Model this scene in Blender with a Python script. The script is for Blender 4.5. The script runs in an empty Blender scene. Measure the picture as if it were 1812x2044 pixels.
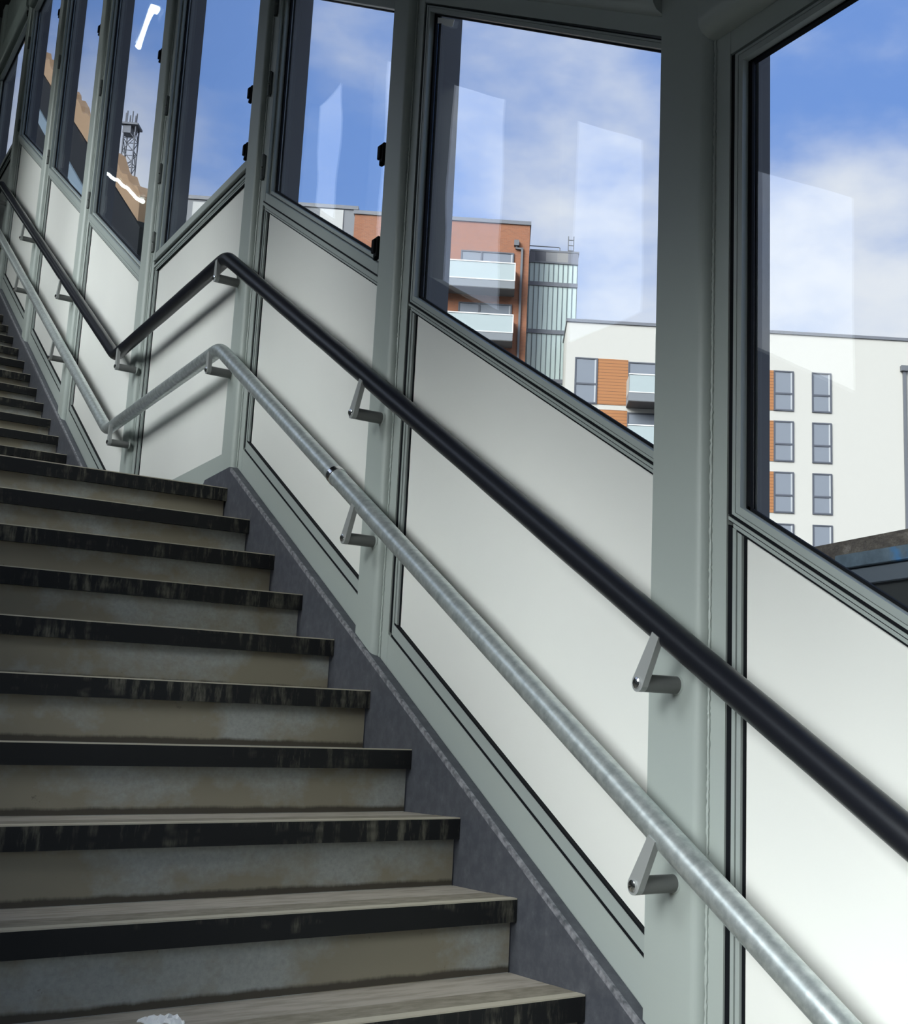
import bpy, bmesh, math, random
from mathutils import Vector, Matrix
random.seed(7)
sc = bpy.context.scene
COL = sc.collection

# ------------------------------------------------------------------ measures
H, G = 0.15, 0.25443              # rise and going of a step
SL = H / G                        # slope of the pitch line
Y0U = 1.6185                      # where the upper pitch line meets landing level
XR = -0.0538                      # rail axes
ZU, ZL = 0.8788, 0.5212           # rail heights above the pitch line
WL = -1.84                        # inner face of the opposite glazing
def zl(y): return SL * y                     # pitch line, lower flight
def zu(y): return SL * (y - Y0U)             # pitch line, upper flight
def lerp(pts, y):
    if y <= pts[0][0]: return pts[0][1]
    for (a, b), (c, d) in zip(pts, pts[1:]):
        if y <= c: return b + (d - b) * (y - a) / (c - a)
    return pts[-1][1]
CEIL = [(-9.6, .86), (-2.6, .86), (0.1, 2.48), (0.2, 3.5), (1.6, 3.5), (5.0, 5.6), (7.4, 5.6), (12.5, 8.6)]
def zc(y): return lerp(CEIL, y)
FLOOR = [(-9.6, -2.7), (-4.58, -2.7), (0, 0), (1.62, 0), (5.69, 2.4), (7.6, 2.4), (12.5, 5.3)]
def zf(y): return lerp(FLOOR, y)

# ------------------------------------------------------------------ camera
cam = bpy.data.cameras.new('camera'); cam_o = bpy.data.objects.new('camera', cam); COL.objects.link(cam_o)
R_ = Vector((0.7973924, -0.6030351, 0.0226716)); U_ = Vector((-0.1272035, -0.1312384, 0.9831560)); F_ = Vector((0.5899022, 0.7868451, 0.1813566))
M = Matrix.Identity(4)
for i in range(3):
    M[i][0] = R_[i]; M[i][1] = U_[i]; M[i][2] = -F_[i]
M[0][3], M[1][3], M[2][3] = -1.42445, -4.28354, -0.88900
cam_o.matrix_world = M
cam.sensor_fit = 'HORIZONTAL'; cam.sensor_width = 36.0
cam.lens = 2435.055 / 1812 * 36.0
cam.shift_x = (906 - 1249.61) / 1812; cam.shift_y = (1046.86 - 1022) / 1812
cam.clip_start = 0.02; cam.clip_end = 1000
sc.camera = cam_o

# ------------------------------------------------------------------ world, sun, exposure
sc.view_settings.view_transform = 'Standard'; sc.view_settings.look = 'None'
sc.view_settings.gamma = 1.0; sc.view_settings.use_curve_mapping = False
sc.view_settings.exposure = 0.0
sc.cycles.use_denoising = True
sc.cycles.max_bounces = 12; sc.cycles.transparent_max_bounces = 24; sc.cycles.diffuse_bounces = 6
GLOW_DIR = Vector((-0.80, -0.22, 0.50)).normalized()
GLOW_L = 21.5
SKY_L = 1.0
def build_world():
    w = bpy.data.worlds.new('sky'); sc.world = w; w.use_nodes = True
    nt = w.node_tree; nt.nodes.clear(); N = nt.nodes.new; L = nt.links.new
    out = N('ShaderNodeOutputWorld'); bg = N('ShaderNodeBackground'); L(bg.outputs[0], out.inputs[0])
    tc = N('ShaderNodeTexCoord')
    nrm = N('ShaderNodeVectorMath'); nrm.operation = 'NORMALIZE'; L(tc.outputs['Generated'], nrm.inputs[0])
    sep = N('ShaderNodeSeparateXYZ'); L(nrm.outputs[0], sep.inputs[0])
    # clear-sky blue by height
    ramp = N('ShaderNodeValToRGB'); L(sep.outputs[2], ramp.inputs[0])
    cr = ramp.color_ramp; cr.elements[0].position = 0.0; cr.elements[0].color = (.62, .74, .95, 1)
    cr.elements[1].position = 0.60; cr.elements[1].color = (.125, .29, .76, 1)
    e = cr.elements.new(.25); e.color = (.30, .50, .90, 1)
    e = cr.elements.new(.42); e.color = (.125, .305, .79, 1)
    # clouds
    mp = N('ShaderNodeMapping'); L(nrm.outputs[0], mp.inputs[0]); mp.inputs['Scale'].default_value = (2.6, 2.6, 5.2); mp.inputs['Location'].default_value = (4.6, 3.8, 9.2)
    nz = N('ShaderNodeTexNoise'); L(mp.outputs[0], nz.inputs['Vector']); nz.inputs['Scale'].default_value = 1.5; nz.inputs['Detail'].default_value = 7; nz.inputs['Roughness'].default_value = .52
    # more cloud toward the horizon
    hz = N('ShaderNodeMapRange'); L(sep.outputs[2], hz.inputs[0]); hz.inputs[1].default_value = .30; hz.inputs[2].default_value = .49; hz.inputs[3].default_value = .40; hz.inputs[4].default_value = -.10
    add = N('ShaderNodeMath'); add.operation = 'ADD'; L(nz.outputs[0], add.inputs[0]); 
    hx = N('ShaderNodeMapRange'); L(sep.outputs[0], hx.inputs[0]); hx.inputs[1].default_value = .52; hx.inputs[2].default_value = .78; hx.inputs[3].default_value = .22; hx.inputs[4].default_value = 1.0
    hm = N('ShaderNodeMath'); hm.operation = 'MULTIPLY'; L(hz.outputs[0], hm.inputs[0]); L(hx.outputs[0], hm.inputs[1]); L(hm.outputs[0], add.inputs[1])
    cm = N('ShaderNodeMapRange'); cm.interpolation_type = 'SMOOTHSTEP'; L(add.outputs[0], cm.inputs[0]); cm.inputs[1].default_value = .44; cm.inputs[2].default_value = .80; cm.inputs[3].default_value = .09
    mix = N('ShaderNodeMix'); mix.data_type = 'RGBA'; L(cm.outputs[0], mix.inputs[0]); L(ramp.outputs[0], mix.inputs[6]); mix.inputs[7].default_value = (.87, .91, .99, 1)
    # bright hazy cloud round the sun, on the far side of the stairs
    dot = N('ShaderNodeVectorMath'); dot.operation = 'DOT_PRODUCT'; L(nrm.outputs[0], dot.inputs[0]); dot.inputs[1].default_value = GLOW_DIR
    gl = N('ShaderNodeMapRange'); gl.interpolation_type = 'SMOOTHERSTEP'; L(dot.outputs['Value'], gl.inputs[0]); gl.inputs[1].default_value = .86; gl.inputs[2].default_value = .985; gl.inputs[3].default_value = 0; gl.inputs[4].default_value = GLOW_L
    # broad bright hemisphere on the -x side above the roofs
    ng = N('ShaderNodeMath'); ng.operation = 'MULTIPLY'; L(sep.outputs[0], ng.inputs[0]); ng.inputs[1].default_value = -1
    sx = N('ShaderNodeMapRange'); sx.interpolation_type = 'SMOOTHSTEP'; L(ng.outputs[0], sx.inputs[0]); sx.inputs[1].default_value = .05; sx.inputs[2].default_value = .45; sx.inputs[3].default_value = 0; sx.inputs[4].default_value = 1
    sz = N('ShaderNodeMapRange'); sz.interpolation_type = 'SMOOTHSTEP'; L(sep.outputs[2], sz.inputs[0]); sz.inputs[1].default_value = .14; sz.inputs[2].default_value = .30; sz.inputs[3].default_value = .02; sz.inputs[4].default_value = 1
    m1 = N('ShaderNodeMath'); m1.operation = 'MULTIPLY'; L(sx.outputs[0], m1.inputs[0]); m1.inputs[1].default_value = 0.8
    m2 = N('ShaderNodeMath'); m2.operation = 'MULTIPLY'; L(m1.outputs[0], m2.inputs[0]); L(sz.outputs[0], m2.inputs[1])
    s1 = N('ShaderNodeMath'); s1.operation = 'ADD'; L(gl.outputs[0], s1.inputs[0]); L(m2.outputs[0], s1.inputs[1])
    wh = N('ShaderNodeMix'); wh.data_type = 'RGBA'; wh.blend_type = 'MIX'; wh.inputs[0].default_value = 1; wh.inputs[7].default_value = (.97, 1.0, 1.0, 1)
    sc1 = N('ShaderNodeVectorMath'); sc1.operation = 'SCALE'; L(wh.outputs[2], sc1.inputs[0]); L(s1.outputs[0], sc1.inputs[3])
    tot = N('ShaderNodeVectorMath'); tot.operation = 'ADD'; 
    # roofs and buildings across the line shut out the low sky on that side
    lo = N('ShaderNodeMapRange'); L(sx.outputs[0], lo.inputs[0]); lo.inputs[3].default_value = 1.0; L(sz.outputs[0], lo.inputs[4])
    dim = N('ShaderNodeVectorMath'); dim.operation = 'SCALE'; L(mix.outputs[2], dim.inputs[0]); L(lo.outputs[0], dim.inputs[3])
    L(dim.outputs[0], tot.inputs[0]); L(sc1.outputs[0], tot.inputs[1])
    L(tot.outputs[0], bg.inputs[0]); bg.inputs[1].default_value = SKY_L
build_world()
sun = bpy.data.lights.new('sun', 'SUN'); sun.energy = 0.3; sun.angle = math.radians(1.0); sun.color = (1, .97, .90)
sun_o = bpy.data.objects.new('sun', sun); COL.objects.link(sun_o)
sun_o.rotation_euler = Vector((0.10, 0.86, -0.50)).to_track_quat('-Z', 'Y').to_euler()

# ------------------------------------------------------------------ materials
def mat(name, col=(.5, .5, .5), rough=.5, metal=0.0, spec=.5):
    m = bpy.data.materials.new(name); m.use_nodes = True
    b = m.node_tree.nodes['Principled BSDF']
    b.inputs['Base Color'].default_value = (*col, 1); b.inputs['Roughness'].default_value = rough
    b.inputs['Metallic'].default_value = metal; b.inputs['Specular IOR Level'].default_value = spec
    return m
def nodes(m): return m.node_tree, m.node_tree.nodes.new, m.node_tree.links.new, m.node_tree.nodes['Principled BSDF']
def noise(m, scale=(1, 1, 1), s=10, detail=4, rough=.5):
    nt, N, L, b = nodes(m)
    tc = N('ShaderNodeTexCoord'); mp = N('ShaderNodeMapping'); mp.inputs['Scale'].default_value = scale
    L(tc.outputs['Object'], mp.inputs[0])
    n = N('ShaderNodeTexNoise'); n.inputs['Scale'].default_value = s; n.inputs['Detail'].default_value = detail; n.inputs['Roughness'].default_value = rough
    L(mp.outputs[0], n.inputs['Vector']); return n.outputs[0]
def ramp(m, fac, stops):
    nt, N, L, b = nodes(m)
    r = N('ShaderNodeValToRGB'); L(fac, r.inputs[0]); cr = r.color_ramp
    cr.elements[0].position, cr.elements[0].color = stops[0][0], (*stops[0][1], 1)
    cr.elements[1].position, cr.elements[1].color = stops[-1][0], (*stops[-1][1], 1)
    for p, c in stops[1:-1]:
        e = cr.elements.new(p); e.color = (*c, 1)
    return r.outputs[0]
def mixc(m, fac, a, b_):
    nt, N, L, b = nodes(m)
    x = N('ShaderNodeMix'); x.data_type = 'RGBA'; L(fac, x.inputs[0])
    for s, v in ((6, a), (7, b_)):
        if isinstance(v, tuple): x.inputs[s].default_value = (*v, 1)
        else: L(v, x.inputs[s])
    return x.outputs[2]
def setcol(m, sock): nt, N, L, b = nodes(m); L(sock, b.inputs['Base Color'])
def bump(m, sock, strength=.2, dist=.002):
    nt, N, L, b = nodes(m)
    bp = N('ShaderNodeBump'); bp.inputs['Strength'].default_value = strength; bp.inputs['Distance'].default_value = dist
    L(sock, bp.inputs['Height']); L(bp.outputs[0], b.inputs['Normal'])
def grey(v): return (v, v, v)

PAINT = mat('grey_green_paint', (.365, .405, .382), .38, 0, .3)
bump(PAINT, noise(PAINT, s=260, detail=2), .05, .001)
FRAME = mat('powder_coated_frame', (.325, .362, .347), .42, 0, .35)
GASKET = mat('black_rubber_gasket', (.006, .007, .009), .7, 0, .12)
HINGE = mat('dark_hinge', (.10, .11, .105), .5, .1, .3)
PANEL = mat('pale_infill_panel', (.83, .84, .79), .30, 0, .35)
setcol(PANEL, mixc(PANEL, ramp(PANEL, noise(PANEL, s=1.6, detail=3), [(.35, grey(0)), (.7, grey(1))]), (.80, .805, .765), (.765, .77, .735)))
COVER = mat('black_rail_cover', (.009, .010, .014), .34, 0, .35)
bump(COVER, noise(COVER, s=900, detail=1), .15, .0006)
GALV = mat('galvanised_steel', (.5, .55, .55), .34, .7)
_n = noise(GALV, s=55, detail=6, rough=.6)
setcol(GALV, ramp(GALV, _n, [(.3, (.42, .47, .47)), (.5, (.56, .61, .605)), (.72, (.72, .77, .76))]))
_nt, _N, _L, _b = nodes(GALV)
_r = _N('ShaderNodeMapRange'); _L(noise(GALV, s=120, detail=3), _r.inputs[0]); _r.inputs[3].default_value = .27; _r.inputs[4].default_value = .42; _L(_r.outputs[0], _b.inputs['Roughness'])
BRACK = mat('bracket_steel', (.15, .155, .152), .5, .2); ARM = mat('bracket_arm_steel', (.36, .375, .37), .5, .3)
CHROME = mat('bright_screw', (.8, .8, .8), .15, 1)
STRING = mat('dark_stringer_paint', (.075, .08, .095), .5, 0, .4)
_s = ramp(STRING, noise(STRING, (1, 1, 1), 30, 6, .65), [(.42, (.060, .064, .078)), (.62, (.085, .090, .105)), (.80, (.15, .15, .165))])
setcol(STRING, _s)
SCRATCH = mat('worn_plate_edge', (.30, .30, .32), .5, .2)
setcol(SCRATCH, ramp(SCRATCH, noise(SCRATCH, s=60, detail=5), [(.35, (.10, .105, .12)), (.65, (.36, .36, .39))]))
RISER = mat('stained_riser', (.3, .3, .28), .6)
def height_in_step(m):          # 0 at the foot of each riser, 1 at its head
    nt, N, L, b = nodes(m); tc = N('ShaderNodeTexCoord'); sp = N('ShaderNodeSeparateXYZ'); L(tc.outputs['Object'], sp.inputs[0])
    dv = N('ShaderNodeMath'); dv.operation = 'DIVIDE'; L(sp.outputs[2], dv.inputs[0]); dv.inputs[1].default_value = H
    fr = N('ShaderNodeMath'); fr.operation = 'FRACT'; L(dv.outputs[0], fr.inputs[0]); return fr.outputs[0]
def math2(m, op, a, b_):
    nt, N, L, b = nodes(m); x = N('ShaderNodeMath'); x.operation = op
    for i, v in enumerate((a, b_)):
        if isinstance(v, (int, float)): x.inputs[i].default_value = v
        else: L(v, x.inputs[i])
    return x.outputs[0]
_h = height_in_step(RISER)
_n1 = noise(RISER, (1, 1, 1.2), 3.4, 6, .62)
_st = ramp(RISER, math2(RISER, 'SUBTRACT', _n1, math2(RISER, 'MULTIPLY', _h, .10)), [(.38, grey(0)), (.50, grey(1))])
_base = ramp(RISER, noise(RISER, s=110, detail=5, rough=.65), [(.3, (.30, .315, .30)), (.7, (.39, .405, .385))])
_c = mixc(RISER, _st, _base, (.275, .248, .188))
_sp = ramp(RISER, noise(RISER, s=34, detail=6, rough=.75), [(.66, grey(0)), (.73, grey(1))])
_c = mixc(RISER, _sp, _c, (.15, .13, .10))
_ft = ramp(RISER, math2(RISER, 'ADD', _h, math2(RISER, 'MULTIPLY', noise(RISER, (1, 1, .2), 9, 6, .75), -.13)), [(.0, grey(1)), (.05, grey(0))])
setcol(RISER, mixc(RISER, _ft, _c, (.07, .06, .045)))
NOSE = mat('black_nosing', (.012, .013, .014), .55, 0, .25)
_stk = ramp(NOSE, noise(NOSE, (42, 1, 7), 1.0, 7, .7), [(.50, grey(0)), (.66, grey(1))])
_stk2 = ramp(NOSE, noise(NOSE, (2.4, 7, 7), 1.0, 4, .65), [(.46, grey(0)), (.58, grey(1))])
_mm = _N = None
_nt, _N, _L, _b = nodes(NOSE)
_mul = _N('ShaderNodeMath'); _mul.operation = 'MULTIPLY'; _L(_stk, _mul.inputs[0]); _L(_stk2, _mul.inputs[1])
setcol(NOSE, mixc(NOSE, _mul.outputs[0], (.012, .013, .014), (.13, .125, .10)))
NEDGE = mat('worn_nosing_edge', (.50, .46, .37), .6)
TREAD = mat('worn_tread', (.3, .28, .25), .65)
setcol(TREAD, mixc(TREAD, ramp(TREAD, noise(TREAD, (2, 9, 1), 5, 5, .6), [(.45, grey(0)), (.62, grey(1))]), (.43, .39, .335), (.32, .285, .235)))
TSTRIP = mat('dirty_tread_strip', (.2, .18, .14), .7)
setcol(TSTRIP, ramp(TSTRIP, noise(TSTRIP, (4, 8, 1), 6, 5, .6), [(.35, (.19, .17, .13)), (.65, (.31, .275, .22))]))
DARK = mat('dark_ceiling', (.016, .018, .018), .6, 0, .2)
OUTER = mat('outer_cladding_dark', (.12, .125, .135), .6, 0, .2)
CONC = mat('landing_floor', (.16, .155, .14), .75)
GROUND = mat('asphalt_ground', (.10, .10, .10), .9)
FIXT = mat('lamp_housing', (.6, .6, .6), .5)
TUBE = mat('lit_tube', (1, 1, 1), .5)
TUBE.node_tree.nodes['Principled BSDF'].inputs['Emission Color'].default_value = (.88, 1, .97, 1)
TUBE.node_tree.nodes['Principled BSDF'].inputs['Emission Strength'].default_value = 12.0
PAPER = mat('white_paper', (.82, .83, .84), .8)
def glass_mat(name, tint=(1, 1, 1), f0=.045, k=1.0):
    m = bpy.data.materials.new(name); m.use_nodes = True; nt = m.node_tree; nt.nodes.clear(); N = nt.nodes.new; L = nt.links.new
    out = N('ShaderNodeOutputMaterial'); mx = N('ShaderNodeMixShader'); tr = N('ShaderNodeBsdfTransparent'); gl = N('ShaderNodeBsdfGlossy')
    tr.inputs[0].default_value = (*tint, 1); gl.inputs['Roughness'].default_value = 0.0; gl.inputs[0].default_value = (1, 1, 1, 1)
    lw = N('ShaderNodeLayerWeight'); lw.inputs[0].default_value = .5     # facing = 1 - |cos|
    p = N('ShaderNodeMath'); p.operation = 'POWER'; L(lw.outputs['Facing'], p.inputs[0]); p.inputs[1].default_value = 5
    a = N('ShaderNodeMath'); a.operation = 'MULTIPLY_ADD'; L(p.outputs[0], a.inputs[0]); a.inputs[1].default_value = (1 - f0) * k; a.inputs[2].default_value = f0
    L(a.outputs[0], mx.inputs[0]); L(tr.outputs[0], mx.inputs[1]); L(gl.outputs[0], mx.inputs[2]); L(mx.outputs[0], out.inputs[0])
    # slight waviness of the sheet
    tc = N('ShaderNodeTexCoord'); nz = N('ShaderNodeTexNoise'); nz.inputs['Scale'].default_value = 2.2; nz.inputs['Detail'].default_value = 1
    L(tc.outputs['Object'], nz.inputs['Vector']); bp = N('ShaderNodeBump'); bp.inputs['Strength'].default_value = .06; bp.inputs['Distance'].default_value = .02
    L(nz.outputs[0], bp.inputs['Height']); L(bp.outputs[0], gl.inputs['Normal'])
    return m
GLASS = glass_mat('window_glass', (.98, .99, .985), .045, .45)

# ------------------------------------------------------------------ mesh helpers
class MB:
    def __init__(s): s.v, s.f = [], []
    def add(s, vs, fs):
        o = len(s.v); s.v += [tuple(p) for p in vs]; s.f += [tuple(i + o for i in f) for f in fs]; return s
    def hexa(s, b, t):      # bottom ring and top ring of equal length
        n = len(b); fs = [tuple(reversed(range(n))), tuple(range(n, 2 * n))]
        fs += [(i, (i + 1) % n, n + (i + 1) % n, n + i) for i in range(n)]
        return s.add(list(b) + list(t), fs)
    def box(s, x0, x1, y0, y1, z0, z1):
        r = [(x0, y0), (x1, y0), (x1, y1), (x0, y1)]
        return s.hexa([(x, y, z0) for x, y in r], [(x, y, z1) for x, y in r])
    def ext(s, poly, y0, y1, zfun):                       # (x, height) section drawn along y following zfun
        return s.hexa([(x, y0, zfun(y0) + h) for x, h in poly], [(x, y1, zfun(y1) + h) for x, h in poly])
    def bar(s, x0, x1, h0, h1, y0, y1, zfun):
        return s.ext([(x0, h0), (x1, h0), (x1, h1), (x0, h1)], y0, y1, zfun)
    def vext(s, poly, za, zb):                            # (x, y) section drawn upward between two heights za(y), zb(y)
        fa = za if callable(za) else (lambda y: za); fb = zb if callable(zb) else (lambda y: zb)
        return s.hexa([(x, y, fa(y)) for x, y in poly], [(x, y, fb(y)) for x, y in poly])
    def vbar(s, x0, x1, y0, y1, za, zb): return s.vext([(x0, y0), (x1, y0), (x1, y1), (x0, y1)], za, zb)
    def plate(s, x0, x1, yz):                             # (y, z) outline with thickness in x
        return s.hexa([(x0, y, z) for y, z in yz], [(x1, y, z) for y, z in yz])
    def tube(s, pts, r, n=16, rf=None, cap=True):
        pts = [Vector(p) for p in pts]; rings = []
        for i, p in enumerate(pts):
            a = (p - pts[i - 1]).normalized() if i else None
            b = (pts[i + 1] - p).normalized() if i < len(pts) - 1 else None
            t = (a + b).normalized() if a and b else (a or b)
            k = 1 / max(.3, t.dot(a)) if a and b else 1
            ref = Vector((1, 0, 0)) if abs(t.x) < .9 else Vector((0, 0, 1))
            u = ref.cross(t).normalized(); w = t.cross(u).normalized()
            rr = r * (rf(i) if rf else 1)
            rings.append([p + (w * math.cos(2 * math.pi * j / n) + u * (k * math.sin(2 * math.pi * j / n))) * rr for j in range(n)])
        vs = [q for ring in rings for q in ring]; fs = []
        for i in range(len(rings) - 1):
            fs += [(i * n + j, i * n + (j + 1) % n, (i + 1) * n + (j + 1) % n, (i + 1) * n + j) for j in range(n)]
        if cap: fs += [tuple(reversed(range(n))), tuple(range((len(rings) - 1) * n, len(rings) * n))]
        return s.add(vs, fs)
    def build(s, name, m, parent=None, smooth=False, bevel=0, loc=None):
        me = bpy.data.meshes.new(name); me.from_pydata(s.v, [], s.f); me.update()
        bm = bmesh.new(); bm.from_mesh(me); bmesh.ops.recalc_face_normals(bm, faces=bm.faces)
        if bevel: bmesh.ops.bevel(bm, geom=list(bm.edges), offset=bevel, segments=2, affect='EDGES', clamp_overlap=True)
        bm.to_mesh(me); bm.free()
        ms = m if isinstance(m, (list, tuple)) else [m]
        for x in ms: me.materials.append(x)
        if smooth:
            me.polygons.foreach_set('use_smooth', [True] * len(me.polygons))
            me.set_sharp_from_angle(angle=math.radians(38))
        o = bpy.data.objects.new(name, me); COL.objects.link(o)
        if parent: o.parent = parent
        return o
def empty(name, loc=(0, 0, 0), rz=0):
    o = bpy.data.objects.new(name, None); COL.objects.link(o); o.location = loc; o.rotation_euler = (0, 0, rz); o.empty_display_size = .1; return o
def tag(o, label=None, cat=None, group=None, kind=None):
    if label: o['label'] = label
    if cat: o['category'] = cat
    if group: o['group'] = group
    if kind: o['kind'] = kind
    return o
def struct(o): o['kind'] = 'structure'; return o
def keep(o, parent):            # parent without moving (all geometry is in world coordinates)
    o.parent = parent; return o
def group_at(name, loc):        # an Empty at a thing's base; children built in world coordinates are shifted back
    return empty(name, loc)
def into(root, o):
    o.parent = root; o.matrix_parent_inverse = Matrix.Translation(-Vector(root.location)); return o

# ------------------------------------------------------------------ setting: floors, ceiling, opposite wall
b = MB(); b.box(WL - .1, .06, -9.6, -4.36, -2.9, -2.7); struct(b.build('floor', CONC))
b = MB(); b.box(WL, 0.0, .03, 1.87, -.2, 0); b.box(WL, 0.0, 5.72, 7.6, 2.2, 2.4)
b.ext([(WL, -.2), (0, -.2), (0, 0), (WL, 0)], 7.6, 12.5, lambda y: 2.4 + (y - 7.6) * .59)
struct(b.build('floor', CONC))
b = MB()
for (a, za), (c, zc_) in zip(CEIL, CEIL[1:]):
    b.hexa([(WL - .12, a, za), (.16, a, za), (.16, c, zc_), (WL - .12, c, zc_)], [(WL - .12, a, za + .12), (.16, a, za + .12), (.16, c, zc_ + .12), (WL - .12, c, zc_ + .12)])
struct(b.build('ceiling', DARK))
b = MB(); b.box(WL - .12, .16, -9.8, -9.6, -2.9, 1.0); struct(b.build('wall_near', DARK))
b = MB(); b.box(WL - .12, .16, 12.5, 12.7, 4.9, 8.7); struct(b.build('wall_far', DARK))

OPP = [  # opposite windows: y0, y1, sill(y), head(y)
    (-6.6, -5.4, lambda y: -1.6, lambda y: .3),  # unseen opening, added to throw light on the foot of the wall
    (-4.50, -3.0, lambda y: zl(y) + 1.05, lambda y: min(zl(y) + 2.38, .7)),  # unseen window, widened and raised to brighten the nearest panels
    (-2.55, -1.78, lambda y: zl(y) + 1.17, lambda y: zl(y) + 1.99),
    (-1.20, -.43, lambda y: zl(y) + 1.17, lambda y: zl(y) + 1.99),
    (.15, .92, lambda y: 1.185, lambda y: zl(y) + 2.0),
    (1.50, 2.40, lambda y: 1.61 + .577 * (y - 1.62), lambda y: zl(y) + 2.01),
    (2.75, 3.43, lambda y: 1.61 + .577 * (y - 1.62), lambda y: zl(y) + 2.05),
    (3.98, 4.70, lambda y: 1.61 + .577 * (y - 1.62), lambda y: 4.265),
]
b = MB()
def solid(y0, y1, za, zb): b.vbar(WL - .11, WL, y0, y1, za, zb)
edges = sorted(set([-9.6, -4.58, -2.6, 0, .1, .2, 1.6, 1.62, 5.6, 5.69, 7.4, 7.6, 12.5] + [w[0] for w in OPP] + [w[1] for w in OPP]))
for ya, yb in zip(edges, edges[1:]):
    mid = (ya + yb) / 2; win = [w for w in OPP if w[0] < mid < w[1]]
    lo, hi = (lambda y: zf(y) - .3), (lambda y: zc(y) + .05)
    if win: solid(ya, yb, lo, win[0][2]); solid(ya, yb, win[0][3], hi)
    else: solid(ya, yb, lo, hi)
WALLP = mat('opposite_wall_panel', (.10, .108, .104), .7, 0, .2)
struct(b.build('wall_left', WALLP))
for i, (y0, y1, s, h) in enumerate(OPP):
    b = MB(); b.vbar(WL - .07, WL - .064, y0 - .01, y1 + .01, lambda y: s(y) - .01, lambda y: h(y) + .01)
    struct(b.build('window_%d' % (21 + i), GLASS))

# ------------------------------------------------------------------ the glazed wall: posts
YL = [-2.452, -1.130, .130, 1.560, 3.045, 4.440, 5.815, 7.25]        # far edge of each post, nearest first
NEAR = [-3.77, -5.05]
ALL = NEAR[::-1] + YL
def strip_of(y): return .033 if y < -2 else 0.0
def width_of(y): return .193 if y < -2 else .160
def base_of(y): return (zl(y) if y < .1 else (0 if y < 1.3 else (zu(y) if y < 5.6 else 2.4)))
POST_LABEL = {
    -5.05: 'grey painted steel wall post at the foot of the stairs, behind the viewer',
    -3.77: 'grey painted steel wall post nearest the foot of the stairs, out of view',
    -2.452: 'broad grey steel post in front, between the two largest windows',
    -1.130: 'grey steel post between the large fixed window and the smaller hinged window left of it',
    .130: 'grey steel post at the top of the lower flight, where the rails bend level',
    1.560: 'grey steel post where both rails dip and start up the second flight',
    3.045: 'slim grey steel post left of the mast view, first up the second flight',
    4.440: 'slim grey steel post, second up the far flight, bearing a rail bracket',
    5.815: 'grey steel post at the top of the far flight by the left edge',
    7.25: 'dark steel post on the uppermost landing at the far left',
}
posts = {}
for y in ALL:
    r = empty('steel_post', (.05, y - .09, base_of(y - .09))); posts[y] = r
    tag(r, POST_LABEL[y], 'post', 'steel wall posts')
    s, wd = strip_of(y), width_of(y); flat0 = y - s; flat1 = y - wd + .045 + .02
    arc = [(.010 + .023 * (1 - math.cos(t)), flat1 - .020 * math.sin(t)) for t in [i * math.pi / 12 for i in range(7)]]
    poly = [(.01, flat0)] + arc + [(.0666, flat1 - .02), (.0666, flat0)]
    za = lambda yy, y=y: base_of(y - .09) - .30 if y < -3 else base_of(y - .09) + .06
    zb = lambda yy: zc(yy) - .002
    m = MB(); m.vext(poly, base_of(y - .09) + SL * -.0 + .055, zb); into(r, m.build('tube_section', PAINT, smooth=True))
    m = MB(); m.vbar(.0326, .05, y - wd, flat1 - .015, base_of(y - .16) + (-.05 if False else .02), zb); into(r, m.build('flange_plate', PAINT))
    if s:
        m = MB(); m.vbar(.0115, .0664, flat0 + .0008, y, base_of(y) - .3, zb); into(r, m.build('edge_strip', PAINT))
    # weld bead down the near corner
    n = 420; z0, z1 = base_of(y - .09) + .06, zc(y) - .1
    pts = [(.031 + random.uniform(-.0006, .0006), flat1 - .023 + random.uniform(-.0006, .0006), z0 + (z1 - z0) * i / n) for i in range(n + 1)]
    rad = [random.uniform(.65, 1.25) for _ in pts]
    m = MB(); m.tube(pts, .0032, 6, rf=lambda i: rad[i]); into(r, m.build('weld_bead', PAINT, smooth=True))

# ------------------------------------------------------------------ the glazed wall: bays
# each bay lies between near post B and far post A
BAYS = []
names = ALL
def const(z): return lambda y: z
P_LOW = dict(base=zl, ptop=1.076, pbot=.204, head=zl, hh=2.003)
bay_defs = []
for i in range(len(ALL) - 1):
    yB, yA = ALL[i], ALL[i + 1]
    d = dict(yB=yB, yA=yA)
    if yA < 0: d.update(base=zl, low=.204, top=1.076, fixed=True, head=zl, hh=2.003)
    elif yA < 1: d.update(base=zl, low=.204, top=1.083, fixed=False, head=zl, hh=1.985)
    elif yA < 2: d.update(base=const(0), low=None, top=1.262, fixed=False, head=const(0), hh=3.05)
    elif yA < 6: d.update(base=zu, low=.204, top=1.268, fixed=False, head=zu, hh=3.05)
    else: d.update(base=const(2.4), low=None, top=1.262, fixed=False, head=const(2.4), hh=2.40)
    if yA < -2: d.update(head=const(0), hh=.430)
    if yA == 5.815: d.update(head=const(0), hh=4.75)
    if yA == 4.44: d.update(head=const(0), hh=4.75)
    bay_defs.append(d)
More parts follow.
